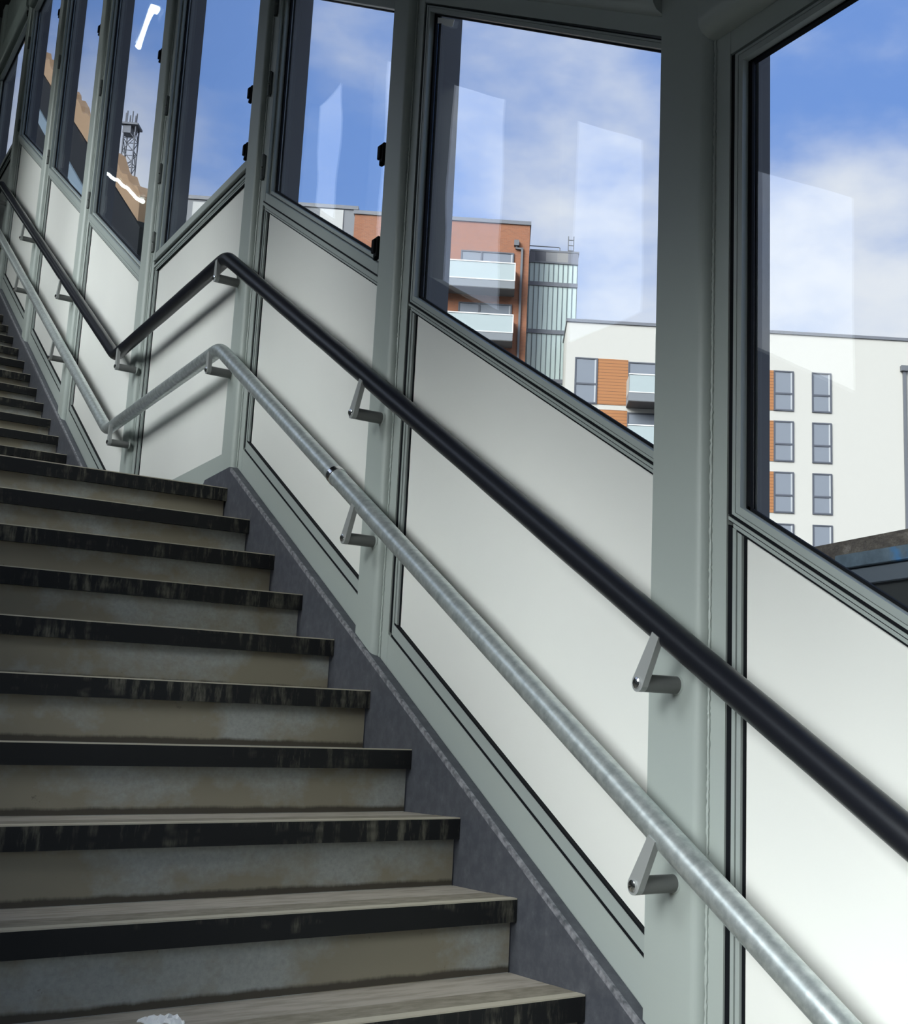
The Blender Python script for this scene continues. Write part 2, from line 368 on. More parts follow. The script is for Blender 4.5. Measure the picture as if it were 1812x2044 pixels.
PANEL_LABEL = {
    (-5.05, -3.77): 'pale wall panel at the foot of the stairs, out of view',
    (-3.77, -2.452): 'pale wall panel at the right edge, right of the broad front post',
    (-2.452, -1.130): 'largest pale wall panel, under the big fixed window left of the front post',
    (-1.130, .130): 'pale wall panel on the lower flight below the smaller hinged window with black latches',
    (.130, 1.560): 'pale wall panel beside the landing, below the level window sill',
    (1.560, 3.045): 'narrow pale wall panel left of the dipping rails, first of the far flight',
    (3.045, 4.440): 'narrow pale wall panel second up the far flight, behind a rail bracket',
    (4.440, 5.815): 'narrowest pale wall panel near the top of the far flight at the left edge',
    (5.815, 7.25): 'pale wall panel on the uppermost landing at the far left edge',
}
WNUM = 0
def rail_section(mb, xs, h0, h1, y0, y1, zfun, x1=.065): mb.bar(xs, x1, h0, h1, y0, y1, zfun)
for d in bay_defs:
    yB, yA, base, head = d['yB'], d['yA'], d['base'], d['head']
    e = yA - width_of(yA)                      # near face of the far post's plate: the visible side of the bay
    yb = yB - .02                              # hidden behind the near post
    T = d['top']; fixed = d['fixed']; WNUM += 1
    # --- infill panel
    r = empty('wall_panel', (.05, (yA + yB) / 2, base((yA + yB) / 2) + (d['low'] or .16))); tag(r, PANEL_LABEL[(yB, yA)], 'panel', 'pale infill panels')
    lo = d['low'] if d['low'] else .165
    m = MB(); m.plate(.047, .053, [(yb, base(yb) + lo - .02), (e - .01, base(e - .01) + lo - .02), (e - .01, base(e - .01) + T + .01), (yb, base(yb) + T + .01)])
    into(r, m.build('panel_sheet', PANEL))
    fz0 = (lambda y: base(y) + lo - .036); fz1 = (lambda y: base(y) + T + .002)
    m = MB(); m.vbar(.036, .066, e - .022, e - .013, fz0, fz1); m.vbar(.0385, .066, e - .034, e - .0235, fz0, fz1)
    if d['low']:
        m.bar(.036, .066, .167, .1985, yb, e - .0225, base)
    m.bar(.037, .066, T + .003, T + .0105, yb, e - .013, base) if fixed else m.bar(.037, .066, T + .003, T + .010, yb, e - .013, base)
    into(r, m.build('panel_frame', FRAME))
    m = MB(); m.vbar(.0445, .0665, e - .0405, e - .034, fz0, fz1); m.vbar(.0362, .0665, e - .0128, e - .0004, fz0, fz1); m.vbar(.041, .066, e - .0238, e - .0218, fz0, fz1)
    if d['low']: m.bar(.0345, .0668, .1608, .1672, yb, e - .0128, base); m.bar(.0375, .0668, .1980, .2040, yb, e - .023, base)
    m.bar(.0378, .0669, T - .001, T + .0035, yb, e - .022, base)
    into(r, m.build('seal', GASKET))
    # dark joint between post and frame
    # --- window
    w = struct(empty('window_%d' % WNUM, (.05, (yA + yB) / 2, base((yA + yB) / 2) + T)))
    hz = (lambda y, hh=d['hh'], hd=head: hd(y) + hh)
    m = MB()
    if fixed:
        t = T - 1.076
        # transom: lower profile, raised lip, groove, upper profile
        m.bar(.035, .066, t + 1.0885, t + 1.0948, yb, e - .002, base)                # lip
        m.bar(.0335, .066, t + 1.1030, t + 1.1092, yb, e - .013, base)
        m.bar(.0345, .066, t + 1.1102, t + 1.1250, yb, e - .0225, base)
        g0, g1, x_in = t + 1.1240, t + 1.1315, .046
        wz = lambda y: base(y) + t + 1.1022
        m.vbar(.0335, .066, e - .0215, e - .013, lambda y: base(y) + t + 1.1093, lambda y: hz(y) + .0144); m.vbar(.0345, .066, e - .034, e - .0223, lambda y: base(y) + t + 1.1251, lambda y: hz(y) + .0009)
        m.bar(.0335, .066, d['hh'] + .0145, d['hh'] + .020, yb, e - .013, head); m.bar(.0345, .066, d['hh'] + .001, d['hh'] + .0137, yb, e - .0223, head)
        ge = e - .045
    else:
        t = T - 1.083
        m.bar(.036, .066, t + 1.0945, t + 1.1005, yb, e - .013, base)
        m.bar(.031, .066, t + 1.1015, t + 1.1125, yb, e - .004, base)
        g0, g1, x_in = t + 1.1735, t + 1.1825, .05
        wz = lambda y: base(y) + t + 1.1225
        # outer fixed jamb
        m.vbar(.036, .066, e - .018, e - .004, wz, lambda y: hz(y) + .03)
        ge = e - .083
    into(w, m.build('window_frame', FRAME))
    m = MB()       # recesses and glazing gaskets, all black
    gz = lambda y: base(y) + g0 - .002
    if fixed:
        m.bar(.0368, .0667, t + 1.0862, t + 1.0888, yb, e - .002, base); m.bar(.0372, .0667, t + 1.0946, t + 1.1032, yb, e - .002, base); m.bar(.0362, .0667, t + 1.1088, t + 1.1104, yb, e - .0225, base); m.bar(.0495, .0562, g0, g1, yb, ge + .008, base)
        m.vbar(.05, .0667, e - .035, e - .0005, lambda y: base(y) + t + 1.0868, lambda y: hz(y) + .04); m.vbar(.0362, .0667, e - .0127, e - .0004, lambda y: base(y) + t + 1.098, lambda y: hz(y) + .024)
        m.vbar(.0495, .0562, ge, e - .0338, gz, lambda y: hz(y) + .002)
        m.bar(.0495, .0562, d['hh'] - .004, d['hh'] + .0015, yb, ge + .011, head); m.bar(.05, .0667, d['hh'] + .0005, d['hh'] + .028, yb, e, head)
    else:
        m.bar(.0368, .0667, t + 1.0925, t + 1.0948, yb, e - .002, base); m.bar(.0375, .0667, t + 1.1003, t + 1.1017, yb, e - .005, base); m.bar(.0325, .0667, t + 1.1123, t + 1.1230, yb, e - .004, base); m.bar(.0352, .0655, t + 1.1583, t + 1.1608, yb, e - .0565, base); m.bar(.0497, .0562, g0, g1, yb, ge + .008, base)
        m.vbar(.05, .0667, e - .05, e - .0005, lambda y: base(y) + t + 1.092, lambda y: hz(y) + .04)
        m.vbar(.0497, .0562, ge, ge + .013, gz, lambda y: hz(y) + .002)
        m.bar(.05, .0667, d['hh'] + .0005, d['hh'] + .04, yb, e, head)
    into(w, m.build('gasket', GASKET))
    if not fixed:
        m = MB()
        m.bar(.020, .064, t + 1.1228, t + 1.1585, yB + .0225, e - .0551, base); m.bar(.034, .064, t + 1.1605, t + 1.1738, yB + .0225, e - .0706, base)
        sz = lambda y: base(y) + t + 1.1228
        m.vbar(.020, .064, e - .055, e - .0262, sz, lambda y: hz(y) + .028); m.vbar(.034, .064, e - .0705, e - .0568, sz, lambda y: hz(y) + .02)
        m.bar(.020, .064, d['hh'] + .004, d['hh'] + .03, yB + .0225, e - .0551, head)
        m.vbar(.020, .064, yb + .005, yB + .022, sz, lambda y: hz(y) + .028)
        so = m.build('sash', FRAME, bevel=.0015); into(w, so)
        # hinges on the far jamb, latches on the near jamb
        hs = [.135, .475, .81] if yA < 1 else [.105, .45, .80] if yA < 2 else [.115, .82]
        for k in hs:
            yc = e - .02; z = base(yc) + t + 1.115 + k
            m = MB(); m.tube([(.014, yc, z - .05), (.014, yc, z - .006)], .0075, 10); m.tube([(.014, yc, z + .0), (.014, yc, z + .05)], .0075, 10)
            m.box(.014, .034, yc - .012, yc + .010, z - .045, z + .045); into(w, m.build('hinge', HINGE))
        for k in ([.085, .385] if yA < 1 else [.075, .317] if yA < 2 else [1.17]):
            yc = yB + .035; z = base(yc) + t + 1.120 + k + (.0 if yA < 2 else .0)
            m = MB(); m.box(.012, .03, yc - .014, yc + .012, z - .032, z + .032); m.box(.006, .014, yc - .004, yc + .016, z - .018, z + .026); m.box(.008, .02, yc - .008, yc + .003, z - .042, z - .03)
            into(w, m.build('latch', GASKET, bevel=.002))
    # pane
    m = MB(); pz0 = (lambda y: base(y) + g0 - .004); pz1 = (lambda y: hz(y) + .004)
    m.vbar(.055, .061, yB - .19, ge + .004, pz0, pz1); into(w, m.build('pane', GLASS))
    if yA == -1.130:       # small ragged white patch in the top far corner of the big pane
        m = MB(); m.plate(.0535, .0547, [(-1.337, 1.205), (-1.440, 1.146), (-1.432, 1.128), (-1.390, 1.150), (-1.358, 1.176), (-1.337, 1.186)]); into(w, m.build('white_patch', PAPER))
    # dark outer reveal beyond the glass, beside the far post, plus the outside sill and head trim
    xo = .098 if yA < -2 else .136
    m = MB(); m.vbar(.0675, xo, ge + .001, yA - .01, lambda y: base(y) + T - .2, lambda y: zc(y)); into(w, m.build('outer_reveal', OUTER))
    # head: flat plate up to the ceiling and a rounded steel beam
    m = MB(); m.plate(.0338, .0668, [(yB - .005, hz(yB) + .027), (yA - .03, hz(yA - .03) + .027), (yA - .03, max(zc(yA - .03), hz(yA) + .1)), (yB - .005, max(zc(yB), hz(yB) + .1))])
    into(w, m.build('head_plate', PAINT))
    hb = [(.033, .075), (.012, .075), (-.004, .081), (-.012, .092), (-.014, .11), (-.014, .24), (.033, .24)]
    m = MB(); m.ext([(x, h + d['hh']) for x, h in hb], yB + .0, e + .045, head); into(w, m.build('head_beam', PAINT, smooth=True))
# backing wall behind the panels
b = MB()
for d in bay_defs:
    b.plate(.067, .12, [(d['yB'] - .2, d['base'](d['yB'] - .2) - .5), (d['yA'] - .15, d['base'](d['yA'] - .15) - .5), (d['yA'] - .15, d['base'](d['yA'] - .15) + d['top'] - .02), (d['yB'] - .2, d['base'](d['yB'] - .2) + d['top'] - .02)])
b.box(.02, .14, -9.6, -5.27, -2.9, .84); b.vbar(.06, .14, 7.0, 12.5, lambda y: zf(y) - .3, lambda y: zc(y) + .05)
struct(b.build('wall_right', OUTER))
# sloped base plates above the stringers, and the plinth along the landings
b = MB(); b.bar(.033, .06, -.30, .1605, -5.2, .07, zl); struct(b.build('trim_1', PAINT))
b = MB(); b.box(.033, .06, .02, 1.62, -.1, .166); struct(b.build('trim_2', PAINT))
b = MB(); b.bar(.033, .06, -.30, .1605, 1.40, 5.70, zu); struct(b.build('trim_3', PAINT))
b = MB(); b.box(.033, .06, 5.65, 7.4, 2.3, 2.566); struct(b.build('trim_4', PAINT))

# ------------------------------------------------------------------ stairs
def flight(name, label, first, count, ytop, ztop, zfun, plate_y):
    r = empty(name, (WL / 2, ytop - count * G, ztop - count * H)); tag(r, label, 'stairs', 'stair flights')
    for k in range(first, count):
        y, z = ytop - k * G, ztop - k * H
        X0 = WL + .004
        m = MB(); m.box(X0, -.0005, y + .118, y + G + .02, z - .035, z - .0012); into(r, m.build('tread', TREAD))
        m = MB(); m.box(X0, -.0008, y + .029, y + .119, z - .03, z - .0005); into(r, m.build('nosing_strip', TSTRIP))
        m = MB(); m.box(X0, -.001, y, y + .012, z - .048, z - .003); into(r, m.build('nosing', NOSE))
        m = MB(); m.box(X0, -.001, y, y + .03, z - .003, z); into(r, m.build('nosing_edge', NEDGE))
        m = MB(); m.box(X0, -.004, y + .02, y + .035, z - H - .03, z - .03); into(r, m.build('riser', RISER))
    return r
lower = flight('stair_flight', 'near stair flight rising past the rails, worn grey risers and black nosings', 0, 18, 0.0, 0.0, zl, None)
m = MB(); m.plate(0, .03, [(-5.0, zl(-5.0) - .25), (.06, -.2), (.30, -.12), (.30, .045), (.285, .06), (.27, .073), (0.0, .078), (-5.0, zl(-5.0) + .078)]); into(lower, m.build('stringer', STRING))
m = MB(); m.bar(-.0006, .006, .0655, .0788, -5.0, -.01, zl); into(lower, m.build('stringer_edge', SCRATCH))
upper = flight('stair_flight', 'far stair flight rising from the landing at the left edge', 0, 15, 1.873 + 15 * G, 2.4, zu, None)
m = MB(); m.plate(0, .03, [(1.75, -.1), (5.7, 2.05), (5.75, 2.46), (5.6, zu(5.6) + .085), (1.62, .085), (1.55, .07), (1.55, -.05)]); into(upper, m.build('stringer', STRING))
m = MB(); m.bar(-.0006, .006, .072, .0855, 1.65, 5.6, zu); into(upper, m.build('stringer_edge', SCRATCH))

# crumpled paper on a lower tread
m = MB(); random.seed(3); n = 9
vs = []; fs = []
for i in range(n):
    for j in range(n):
        u, v = i / (n - 1), j / (n - 1)
        vs.append((-.785 + .06 * u + random.uniform(-.004, .004), -2.195 + .055 * v + random.uniform(-.004, .004), -1.3485 + .012 * random.random() + .009 * math.sin(3 * u) * math.sin(3 * v)))
for i in range(n - 1):
    for j in range(n - 1): fs.append((i * n + j, (i + 1) * n + j, (i + 1) * n + j + 1, i * n + j + 1))
m.add(vs, fs); po = m.build('paper_scrap', PAPER)
sm = po.modifiers.new('thick', 'SOLIDIFY'); sm.thickness = .0012
tag(po, 'crumpled scrap of white paper lying on a lower tread at the bottom edge', 'paper')

# ------------------------------------------------------------------ handrails
def bend(pts, r, n=5):
    out = [Vector(pts[0])]
    for a, p, c in zip(pts, pts[1:], pts[2:]):
        a, p, c = Vector(a), Vector(p), Vector(c); u = (a - p).normalized(); w = (c - p).normalized()
        s, e_ = p + u * r, p + w * r
        for i in range(n + 1):
            t = i / n; out.append(s * (1 - t) ** 2 + p * 2 * t * (1 - t) + e_ * t * t)
    out.append(Vector(pts[-1])); return out
def dens(pts, step):
    out = [pts[0]]
    for a, c in zip(pts, pts[1:]):
        k = max(1, int((c - a).length / step))
        out += [a + (c - a) * (i + 1) / k for i in range(k)]
    return out
def rail_path(zr, y1, y2):
    return [(XR, -5.0, zr + (-5.0 - y1) * SL), (XR, y1, zr), (XR, y2, zr), (XR, y2 + 2.4 / SL, zr + 2.4), (XR, 9.0, zr + 2.4)]
def rail_z(zr, y1, y2, y):
    return lerp([(a[1], a[2]) for a in rail_path(zr, y1, y2)], y)
def handrail(name, label, zr, y1, y2, rad, material, wobble):
    r = empty(name, (XR, -1.0, rail_z(zr, y1, y2, -1.0) - rad)); tag(r, label, 'handrail', 'wall handrails')
    pts = dens(bend(rail_path(zr, y1, y2), .05), .06)
    random.seed(5); ph = [random.uniform(0, 6) for _ in range(4)]
    f = (lambda i: 1 + wobble * (math.sin(i * .43 + ph[0]) + math.sin(i * 1.13 + ph[1])) * .5) if wobble else None
    m = MB(); m.tube(pts, rad, 28, rf=f); into(r, m.build('rail_tube', material, smooth=True))
    for py in YL[:7] + NEAR[:1]:
        ys = py - .085 if py > 2 or py < 1.5 else 1.443
        if py == .130: ys = .098
        level = y1 - .06 < ys < y2 + .05
        zs = rail_z(zr, y1, y2, ys) - (.085 if level else .118)
        if py == .13: zs = zr - .073
        if py == 1.56: zs = zr - .091
        m = MB(); m.tube([(.0115, ys, zs), (-.069, ys, zs)], .0162, 18); bk = m.build('bracket', BRACK, smooth=True); into(r, bk)
        ny, nz = (0, 1) if level else (-.508, .861)
        L = (zr - zs if level else .118 * .861)
        ty, tz = nz, -ny
        def q(al, ac): return (ys + ny * al + ty * ac, zs + nz * al + tz * ac)
        out = [q(L * .95, -.011), q(0.0, -.0165)] + [q(-.0165 * math.sin(t), -.0165 * math.cos(t)) for t in [math.pi * i / 8 for i in range(1, 8)]] + [q(0.0, .0165), q(L * .95, .011)]
        m = MB(); m.plate(-.082, -.069, out); a = m.build('arm', ARM, bk); a.matrix_parent_inverse = bk.matrix_parent_inverse.copy()
        a.parent = bk; a.matrix_parent_inverse = Matrix.Identity(4)
        m = MB(); m.tube([(-.0815, ys, zs), (-.0855, ys, zs), (-.0885, ys, zs)], 0.0108, 16, rf=lambda i: (1, .95, .5)[i]); s_ = m.build('screw', CHROME, bk, smooth=True)
        # weld ring at the post
        m = MB(); m.tube([(.0105, ys, zs), (.007, ys, zs)], .0195, 18, rf=lambda i: (1, .86)[i]); m.build('weld_ring', PAINT, bk, smooth=True)
    return r
hr = handrail('handrail', 'upper handrail with black plastic cover', ZU, .0607, 1.583, .0265, COVER, .022)
lr = handrail('handrail', 'lower handrail of bare galvanised tube', ZL, .0500, 1.593, .0262, GALV, 0)
yc = -1.081; d_ = Vector((0, G, H)).normalized(); p = Vector((XR, yc, ZL + (yc - .05) * SL))
m = MB(); m.tube([p - d_ * .012, p - d_ * .011, p + d_ * .011, p + d_ * .012], .0285, 28, rf=lambda i: (.95, 1, 1, .95)[i]); into(lr, m.build('coupling_ring', CHROME, smooth=True))

# ------------------------------------------------------------------ lamps
def lamp(label, a, c):
    a, c = Vector(a), Vector(c); r = empty('tube_lamp', (a + c) / 2); tag(r, label, 'lamp', 'tube lamps over the upper flight')
    m = MB(); m.tube([a, c], .022, 12); into(r, m.build('lit_tube', TUBE, smooth=True))
    up = Vector((0, 0, .05)); m = MB(); m.tube([a + up, c + up], .032, 8); into(r, m.build('housing', FIXT))
lamp('lit tube lamp on the opposite wall, mirrored as the lower white streak', (-1.50, 8.22, 4.57), (-1.50, 10.03, 5.60))
lamp('lit tube lamp over the top landing, mirrored as the upper white streak', (-.89, 6.43, 5.22), (-.83, 5.71, 5.22))

# ------------------------------------------------------------------ outside: ground, walkway beams, stone wall
b = MB(); b.box(-150, 250, -150, 250, -9.2, -9.0); struct(b.build('ground', GROUND))
BLUE = mat('weathered_blue_paint', (.1, .17, .23), .5, 0, .4)
setcol(BLUE, mixc(BLUE, ramp(BLUE, noise(BLUE, (1, 1, 1), 3.2, 4, .6), [(.52, grey(0)), (.6, grey(1))]), ramp(BLUE, noise(BLUE, s=14, detail=6, rough=.7), [(.3, (.028, .042, .054)), (.7, (.062, .088, .108))]), (.025, .095, .20)))
STONE = mat('mossy_stone', (.16, .14, .11), .9)
setcol(STONE, ramp(STONE, noise(STONE, s=14, detail=8, rough=.7), [(.35, (.020, .016, .012)), (.55, (.048, .040, .030)), (.74, (.11, .10, .085))]))
bump(STONE, noise(STONE, s=26, detail=8, rough=.7), .7, .03)
bd = Vector((-.043, -.999, 0)).normalized(); bn = Vector((-bd.y, bd.x, 0))     # along the beam, and away from the stairs
if bn.x < 0: bn = -bn
def beam_pt(t, s, z): q = Vector((3.0, -.113, 0)) + bd * t + bn * s; return (q.x, q.y, z)
def beam_prism(mb, sec, t0, t1): mb.hexa([beam_pt(t0, s, z) for s, z in sec], [beam_pt(t1, s, z) for s, z in sec])
r = empty('steel_girder', beam_pt(2, .1, -.2)); tag(r, 'blue painted steel girder outside at lower right, below the stone wall top', 'girder')
m = MB(); beam_prism(m, [(0, .010), (.16, .010), (.16, .081), (0, .081)], 0, 2.6); into(r, m.build('upper_channel', BLUE, bevel=.004))
BLUE2 = mat('faded_grey_blue_paint', (.042, .053, .064), .6)
m = MB(); beam_prism(m, [(.012, -.078), (.16, -.078), (.16, .004), (.012, .004)], -.05, 2.6); into(r, m.build('lower_channel', BLUE2, bevel=.004))
m = MB(); beam_prism(m, [(.03, -1.6), (.16, -1.6), (.16, -.075), (.03, -.075)], -.2, 2.6); into(r, m.build('web_plate', DARK))
sa, sb_ = Vector((3.375, .439, 0)), Vector((3.303, -.328, 0))
r = MB(); sdir = (sb_ - sa).normalized(); 
def spt(t, s, z): q = sa + sdir * t + Vector((s, 0, 0)); return (q.x, q.y, z)
tops = []
r.hexa([spt(-1.5, 0, -2.5), spt(2.4, 0, -2.5), spt(2.4, .5, -2.5), spt(-1.5, .5, -2.5)], [spt(-1.5, 0, .235), spt(2.4, 0, .235), spt(2.4, .5, .235), spt(-1.5, .5, .235)])
so = tag(r.build('stone_wall', STONE, bevel=.02), 'mossy brown stone wall top outside, behind the blue girder', 'wall', kind='thing')

# neighbouring covered stair seen through the far panes
TAN = mat('tan_roof_edge', (.17, .105, .055), .8); DKC = mat('dark_cladding', (.006, .007, .009), .8, 0, .1); PBL = mat('pale_blue_stripe', (.08, .115, .15), .6)
def nt_z(y): return 7.76 + .715 * (y - 14.89)
r = empty('covered_stair', (3.5, 18, -9)); tag(r, 'dark covered stair with ragged tan roof edge, beyond the far left panes', 'building')
m = MB(); m.plate(3.05, 3.4, [(14.2, -9), (27, -9), (27, nt_z(27) - .5), (14.2, nt_z(14.2) - .5)]); into(r, m.build('cladding', DKC))
m = MB(); random.seed(11); yy = 14.15
pts = []
while yy < 27:
    pts.append((yy, nt_z(yy) + random.uniform(-.06, .10))); yy += random.uniform(.12, .35)
m.plate(3.0, 3.16, [(14.15, nt_z(14.15) - .40), (27, nt_z(27) - .40), (27, nt_z(27))] + pts[::-1]); into(r, m.build('roof_edge', TAN))
for k in (1.3, 3.4):
    m = MB(); m.plate(3.02, 3.1, [(14.2, nt_z(14.2) - k - .3), (27, nt_z(27) - k - .3), (27, nt_z(27) - k), (14.2, nt_z(14.2) - k)]); into(r, m.build('cladding_stripe', PBL))

# ------------------------------------------------------------------ outside: buildings
TH = math.radians(-31); DX = Vector((math.cos(TH), math.sin(TH), 0)); DM = Vector((-math.sin(TH), math.cos(TH), 0))
EYE = Vector((-1.42445, -4.28354, 0))
CREAM = mat('cream_render', (.365, .355, .325), .8); COPING = mat('grey_coping', (.10, .105, .12), .5)
WGLASS = mat('window_glass_far', (.15, .165, .19), .35, 0, .25); WFR = mat('dark_window_frame', (.05, .055, .07), .5)
BLIND = mat('pale_blind', (.30, .31, .32), .7)
TIMBER = mat('orange_timber_boards', (.50, .22, .075), .7)
def boards(m, per, c1, c2, axis='Z'):
    nt, N, L, b_ = nodes(m); tc = N('ShaderNodeTexCoord'); wv = N('ShaderNodeTexWave'); wv.wave_type = 'BANDS'; wv.bands_direction = axis; wv.wave_profile = 'SAW'
    wv.inputs['Scale'].default_value = 1 / per * .3183 * math.pi / 3.1416 * 3.1416 / math.pi; L(tc.outputs['Object'], wv.inputs['Vector'])
    setcol(m, ramp(m, wv.outputs['Fac'], [(.0, c2), (.12, c2), (.16, c1), (1, c1)]))
boards(TIMBER, .19, (.26, .105, .032), (.10, .038, .012))
BRICK = mat('red_brick', (.33, .12, .055), .85)
def bricks(m):
    nt, N, L, b_ = nodes(m); tc = N('ShaderNodeTexCoord'); sp = N('ShaderNodeSeparateXYZ'); cb = N('ShaderNodeCombineXYZ'); L(tc.outputs['Object'], sp.inputs[0]); L(sp.outputs[0], cb.inputs[0]); L(sp.outputs[2], cb.inputs[1])
    br = N('ShaderNodeTexBrick'); L(cb.outputs[0], br.inputs['Vector']); br.inputs['Color1'].default_value = (.23, .082, .036, 1); br.inputs['Color2'].default_value = (.185, .066, .032, 1); br.inputs['Mortar'].default_value = (.19, .11, .07, 1)
    br.inputs['Scale'].default_value = 1.0; br.inputs['Brick Width'].default_value = .225; br.inputs['Row Height'].default_value = .075; br.inputs['Mortar Size'].default_value = .008
    L(br.outputs[0], b_.inputs['Base Color'])
bricks(BRICK)
BALG = mat('frosted_balcony_glass', (.27, .31, .31), .3); RAILW = mat('white_rail', (.48, .48, .47), .4); SLAB = mat('grey_slab', (.13, .14, .15), .7); SOFF = mat('soffit', (.12, .115, .11), .8)
CURT = mat('pale_green_curtain_glass', (.38, .45, .425), .3); MULL = mat('mullion_grey', (.07, .085, .09), .5); PARA = [mat('parapet_a', (.11,.11,.125), .6), mat('parapet_b', (.07,.07,.082), .6), mat('parapet_c', (.16,.16,.163), .6), mat('parapet_d', (.19,.185,.18), .6), mat('parapet_e', (.115,.12,.145), .6)]
PIPE = mat('grey_downpipe', (.085,.09,.10), .5); GREYB = mat('grey_cladding', (.13,.135,.145), .7); WHITEB = mat('white_cladding', (.33,.33,.32), .7)
def building(name, label, dist):
    q = EYE + DM * dist; r = empty(name, (q.x, q.y, -9.0), TH); tag(r, label, 'building', 'apartment blocks outside'); return r
def bb(mb, a0, a1, d0, d1, z0, z1): return mb.box(a0, a1, d0, d1, z0 + 9.0, z1 + 9.0)     # local coordinates, height above datum
def fwin(r, a0, a1, z0, z1, mid=True):
    m = MB(); t = .075; f, k = -.07, .01
    bb(m, a0, a0 + t, f, k, z0, z1); bb(m, a1 - t * 1.2, a1, f, k, z0, z1); bb(m, a0 + t, a1 - t * 1.2, f, k, z0, z0 + t * 1.2); bb(m, a0 + t, a1 - t * 1.2, f, k, z1 - t, z1)
    zm = z0 + (z1 - z0) * .43
    if mid: bb(m, a0 + t, a1 - t * 1.2, f, k, zm - .05, zm + .05)
    w = m.build('window', WFR, r)
    m = MB(); bb(m, a0 + .03, a1 - .03, -.03, .0, z0 + .03, z1 - .03); m.build('window_pane', WGLASS, w)
    m = MB(); bb(m, a1 - t * 1.2 - .09, a1 - t * 1.2, -.045, -.03, z0 + t, z1 - t); m.build('blind', BLIND, w)
def timber(r, a0, a1, z0, z1):
    m = MB(); bb(m, a0, a1, -.03, .02, z0, z1); m.build('timber_panel', TIMBER, r)
def balcony(r, a0, a1, zt, zb, zs, depth=1.5, dist=68):
    k = (dist - depth) / dist; zt, zb, zs = [(z + .889) * k - .889 for z in (zt, zb, zs)]
    m = MB(); bb(m, a0, a1, -depth, .05, zs, zb - .02); s = m.build('balcony', SLAB, r)
    m = MB(); bb(m, a0 + .03, a1 - .03, -depth + .02, .05, zs - .03, zs); m.build('soffit', SOFF, s)
    m = MB(); bb(m, a0, a1, -depth, -depth + .03, zb, zt); bb(m, a1 - .03, a1, -depth, -.05, zb, zt); bb(m, a0, a0 + .03, -depth, -.05, zb, zt); m.build('glass_panel', BALG, s)
    m = MB(); bb(m, a0 - .02, a1 + .02, -depth - .03, -depth + .05, zt, zt + .07); bb(m, a1 - .05, a1 + .02, -depth, 0, zt, zt + .07); bb(m, a1 - .04, a1 + .02, -depth - .03, -depth + .03, zb - .05, zt); bb(m, a0, a1, -depth - .02, -depth + .05, zb - .06, zb); m.build('balcony_rail', RAILW, s)
def body(r, a0, a1, depth, ztop, material, z0=-9.0, name='wall'):
    m = MB(); bb(m, a0, a1, .0, depth, z0, ztop); return m.build(name, material, r)
def coping(r, a0, a1, depth, z0, z1):
    m = MB(); bb(m, a0 - .06, a1 + .06, -.08, depth + .06, z0, z1); m.build('roof_edge', COPING, r)
# cream block
r = building('apartment_building', 'cream rendered apartment block with timber panels and grey windows, at right', 68)
m = MB(); bb(m, 3.25, 34, 0, 3.8, -9, 23.62); bb(m, 4.3, 34, 3.8, 14, -9, 23.62); m.build('wall', CREAM, r)
m = MB(); bb(m, 3.19, 34.1, -.08, 3.9, 23.62, 23.80); bb(m, 4.25, 34.1, 3.9, 14.1, 23.62, 23.80); m.build('roof_edge', COPING, r)
for k in range(8):
    z1 = 21.33 - k * 3.06; z0 = z1 - 2.44
    fwin(r, 15.52, 16.72, z0, z1); fwin(r, 17.82, 19.0, z0, z1); timber(r, 14.0, 15.52, z0, z1)
    zt = 21.47 - k * 3.06
    fwin(r, 3.77, 5.10, zt - 2.75, zt); timber(r, 5.10, 6.88, zt - 2.75, zt); fwin(r, 6.88, 10.6, zt - 2.6, zt - .1, mid=False)
    balcony(r, 6.80, 10.8, zt - .85, zt - 1.87, zt - 2.42)
m = MB(); bb(m, 23.36, 23.53, -.16, -.01, -9, 21.7); m.build('downpipe', PIPE, r)
m = MB(); bb(m, 23.22, 23.66, -.28, 0, 21.69, 22.02); m.build('rain_hopper', PIPE, r)
fwin(r, 23.75, 25.6, 18.35, 18.9, mid=False); fwin(r, 23.75, 25.6, 15.2, 15.8, mid=False)
# brick block
r = building('apartment_building', 'red brick apartment block with glass balconies, seen in the big window', 70)
body(r, -9.6, .90, 13, 30.32, BRICK); coping(r, -9.6, .90, 13, 30.32, 30.55)
for k in range(7):
    o = -3.28 * k
    fwin(r, -3.19, .0, 26.2 + o, 28.46 + o, mid=False); 
    m = MB(); bb(m, -2.0, -1.9, -.08, .0, 26.2 + o, 28.4 + o); m.build('mullion', WFR, r)
    balcony(r, -5.2, .10, 27.78 + o, 26.75 + o, 26.22 + o, depth=1.3, dist=70)
    timber(r, -4.6, -3.9, 26.3 + o, 28.4 + o)
m = MB(); bb(m, .40, .53, -.15, -.02, -9, 28.75); m.box(.10, .53, -.15, -.02, 9 + 28.70, 9 + 28.80); m.build('downpipe', PIPE, r)
m = MB(); bb(m, -.03, .27, -.26, 0, 28.9, 29.24); bb(m, .06, .18, -.16, 0, 28.72, 28.9); m.build('rain_hopper', PIPE, r)
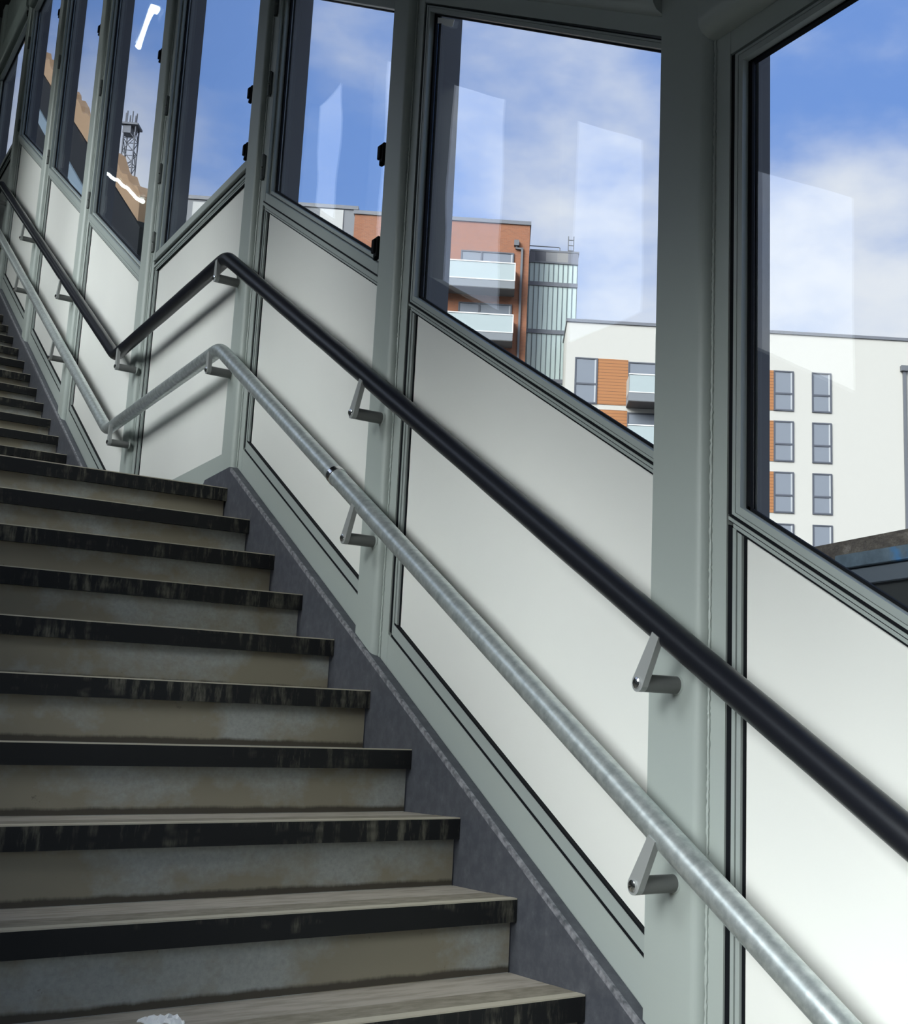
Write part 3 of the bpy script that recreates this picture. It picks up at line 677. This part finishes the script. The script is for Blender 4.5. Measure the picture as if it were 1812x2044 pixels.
# glazed stair tower
r = building('stair_tower', 'pale green glazed stair tower between the brick block and the cream block', 72)
r['category'] = 'tower'
body(r, .94, 3.98, 8, 28.85, CURT)
aa = [.94, 1.30, 1.98, 2.68, 3.36, 4.0]
for a0, a1, pm in zip(aa, aa[1:], PARA):
    m = MB(); bb(m, a0, a1, -.06, 8, 28.85, 29.52); m.build('parapet_panel', pm, r)
coping(r, 1.02, 3.98, 8, 29.52, 29.64)
for z in [28.83, 27.41] + [24.31 - 3.15 * k for k in range(8)]:
    m = MB(); hh = .05 if z > 28 else .13; bb(m, .94, 4.0, -.08, .02, z - hh, z + hh); m.build('floor_band', COPING, r)
for k in range(11):
    a = 1.0 + k * .295; m = MB(); bb(m, a - .02, a + .02, -.05, .02, -9, 28.85); m.build('mullion', MULL, r)
m = MB(); m.tube([(.9, .4, 39.05), (2.78, .4, 39.05), (2.84, .4, 39.0), (2.84, .4, 38.6)], .035, 8); m.build('roof_railing', PIPE, r)
for a in (3.36, 3.70):
    m = MB(); bb(m, a - .03, a + .03, .3, .36, 29.5, 30.8); lad = m.build('ladder_stile', PIPE, r)
for z in (29.85, 30.2, 30.55):
    m = MB(); bb(m, 3.36, 3.70, .3, .35, z - .025, z + .025); m.build('ladder_rung', PIPE, r)
# grey and white block
r = building('apartment_building', 'grey and white clad block far left of the brick block', 74)
body(r, -22.0, -10.0, 14, 32.38, GREYB); coping(r, -22.0, -10.0, 14, 32.38, 32.62)
for a0, a1, z0, z1, mm in [(-12.3, -10.85, -9, 32.3, WHITEB), (-14.4, -13.6, -9, 32.0, WHITEB), (-20.1, -19.13, -9, 32.2, WHITEB)]:
    m = MB(); bb(m, a0, a1, -.06, .0, z0, z1); m.build('cladding_panel', mm, r)
for k in range(6):
    fwin(r, -18.6, -17.2, 28.2 - 3.1 * k, 30.2 - 3.1 * k); fwin(r, -11.9, -11.2, 28.4 - 3.1 * k, 30.6 - 3.1 * k)
# lattice mast
MASTM = mat('mast_steel', (.05, .055, .07), .5, .3)
q = EYE + DM * 90 + DX * (-29.5); r = empty('lattice_mast', (q.x, q.y, -9), TH); tag(r, 'tall lattice radio mast seen through a far left pane', 'mast')
hw = .42; zt = 45.3 + 9
m = MB()
for sx in (-1, 1):
    for sy in (-1, 1): m.tube([(sx * hw, sy * hw, 0), (sx * hw, sy * hw, zt)], .06, 6)
m.build('mast_legs', MASTM, r)
m = MB(); k = 0; z = 20.0
while z < zt - .9:
    for (ax, ay, bx, by) in ((-1, -1, 1, -1), (1, -1, 1, 1), (1, 1, -1, 1), (-1, 1, -1, -1)):
        if k % 2: ax, ay, bx, by = bx, by, ax, ay
        m.tube([(ax * hw, ay * hw, z), (bx * hw, by * hw, z + 1.0)], .035, 5); m.tube([(ax * hw, ay * hw, z), (bx * hw, by * hw, z)], .03, 5)
    z += 1.0; k += 1
m.build('mast_bracing', MASTM, r)
m = MB(); m.box(-.62, .62, -.62, .62, zt - .25, zt - .1); m.box(-.5, .1, -.5, .3, zt - .9, zt - .3); m.build('mast_platform', MASTM, r)
m = MB()
for i in range(6):
    t = i * math.pi / 3; m.tube([(-.1 + .4 * math.cos(t), .4 * math.sin(t), zt - .1), (-.1 + .4 * math.cos(t), .4 * math.sin(t), zt + .95)], .05, 6)
m.build('antenna', MASTM, r)
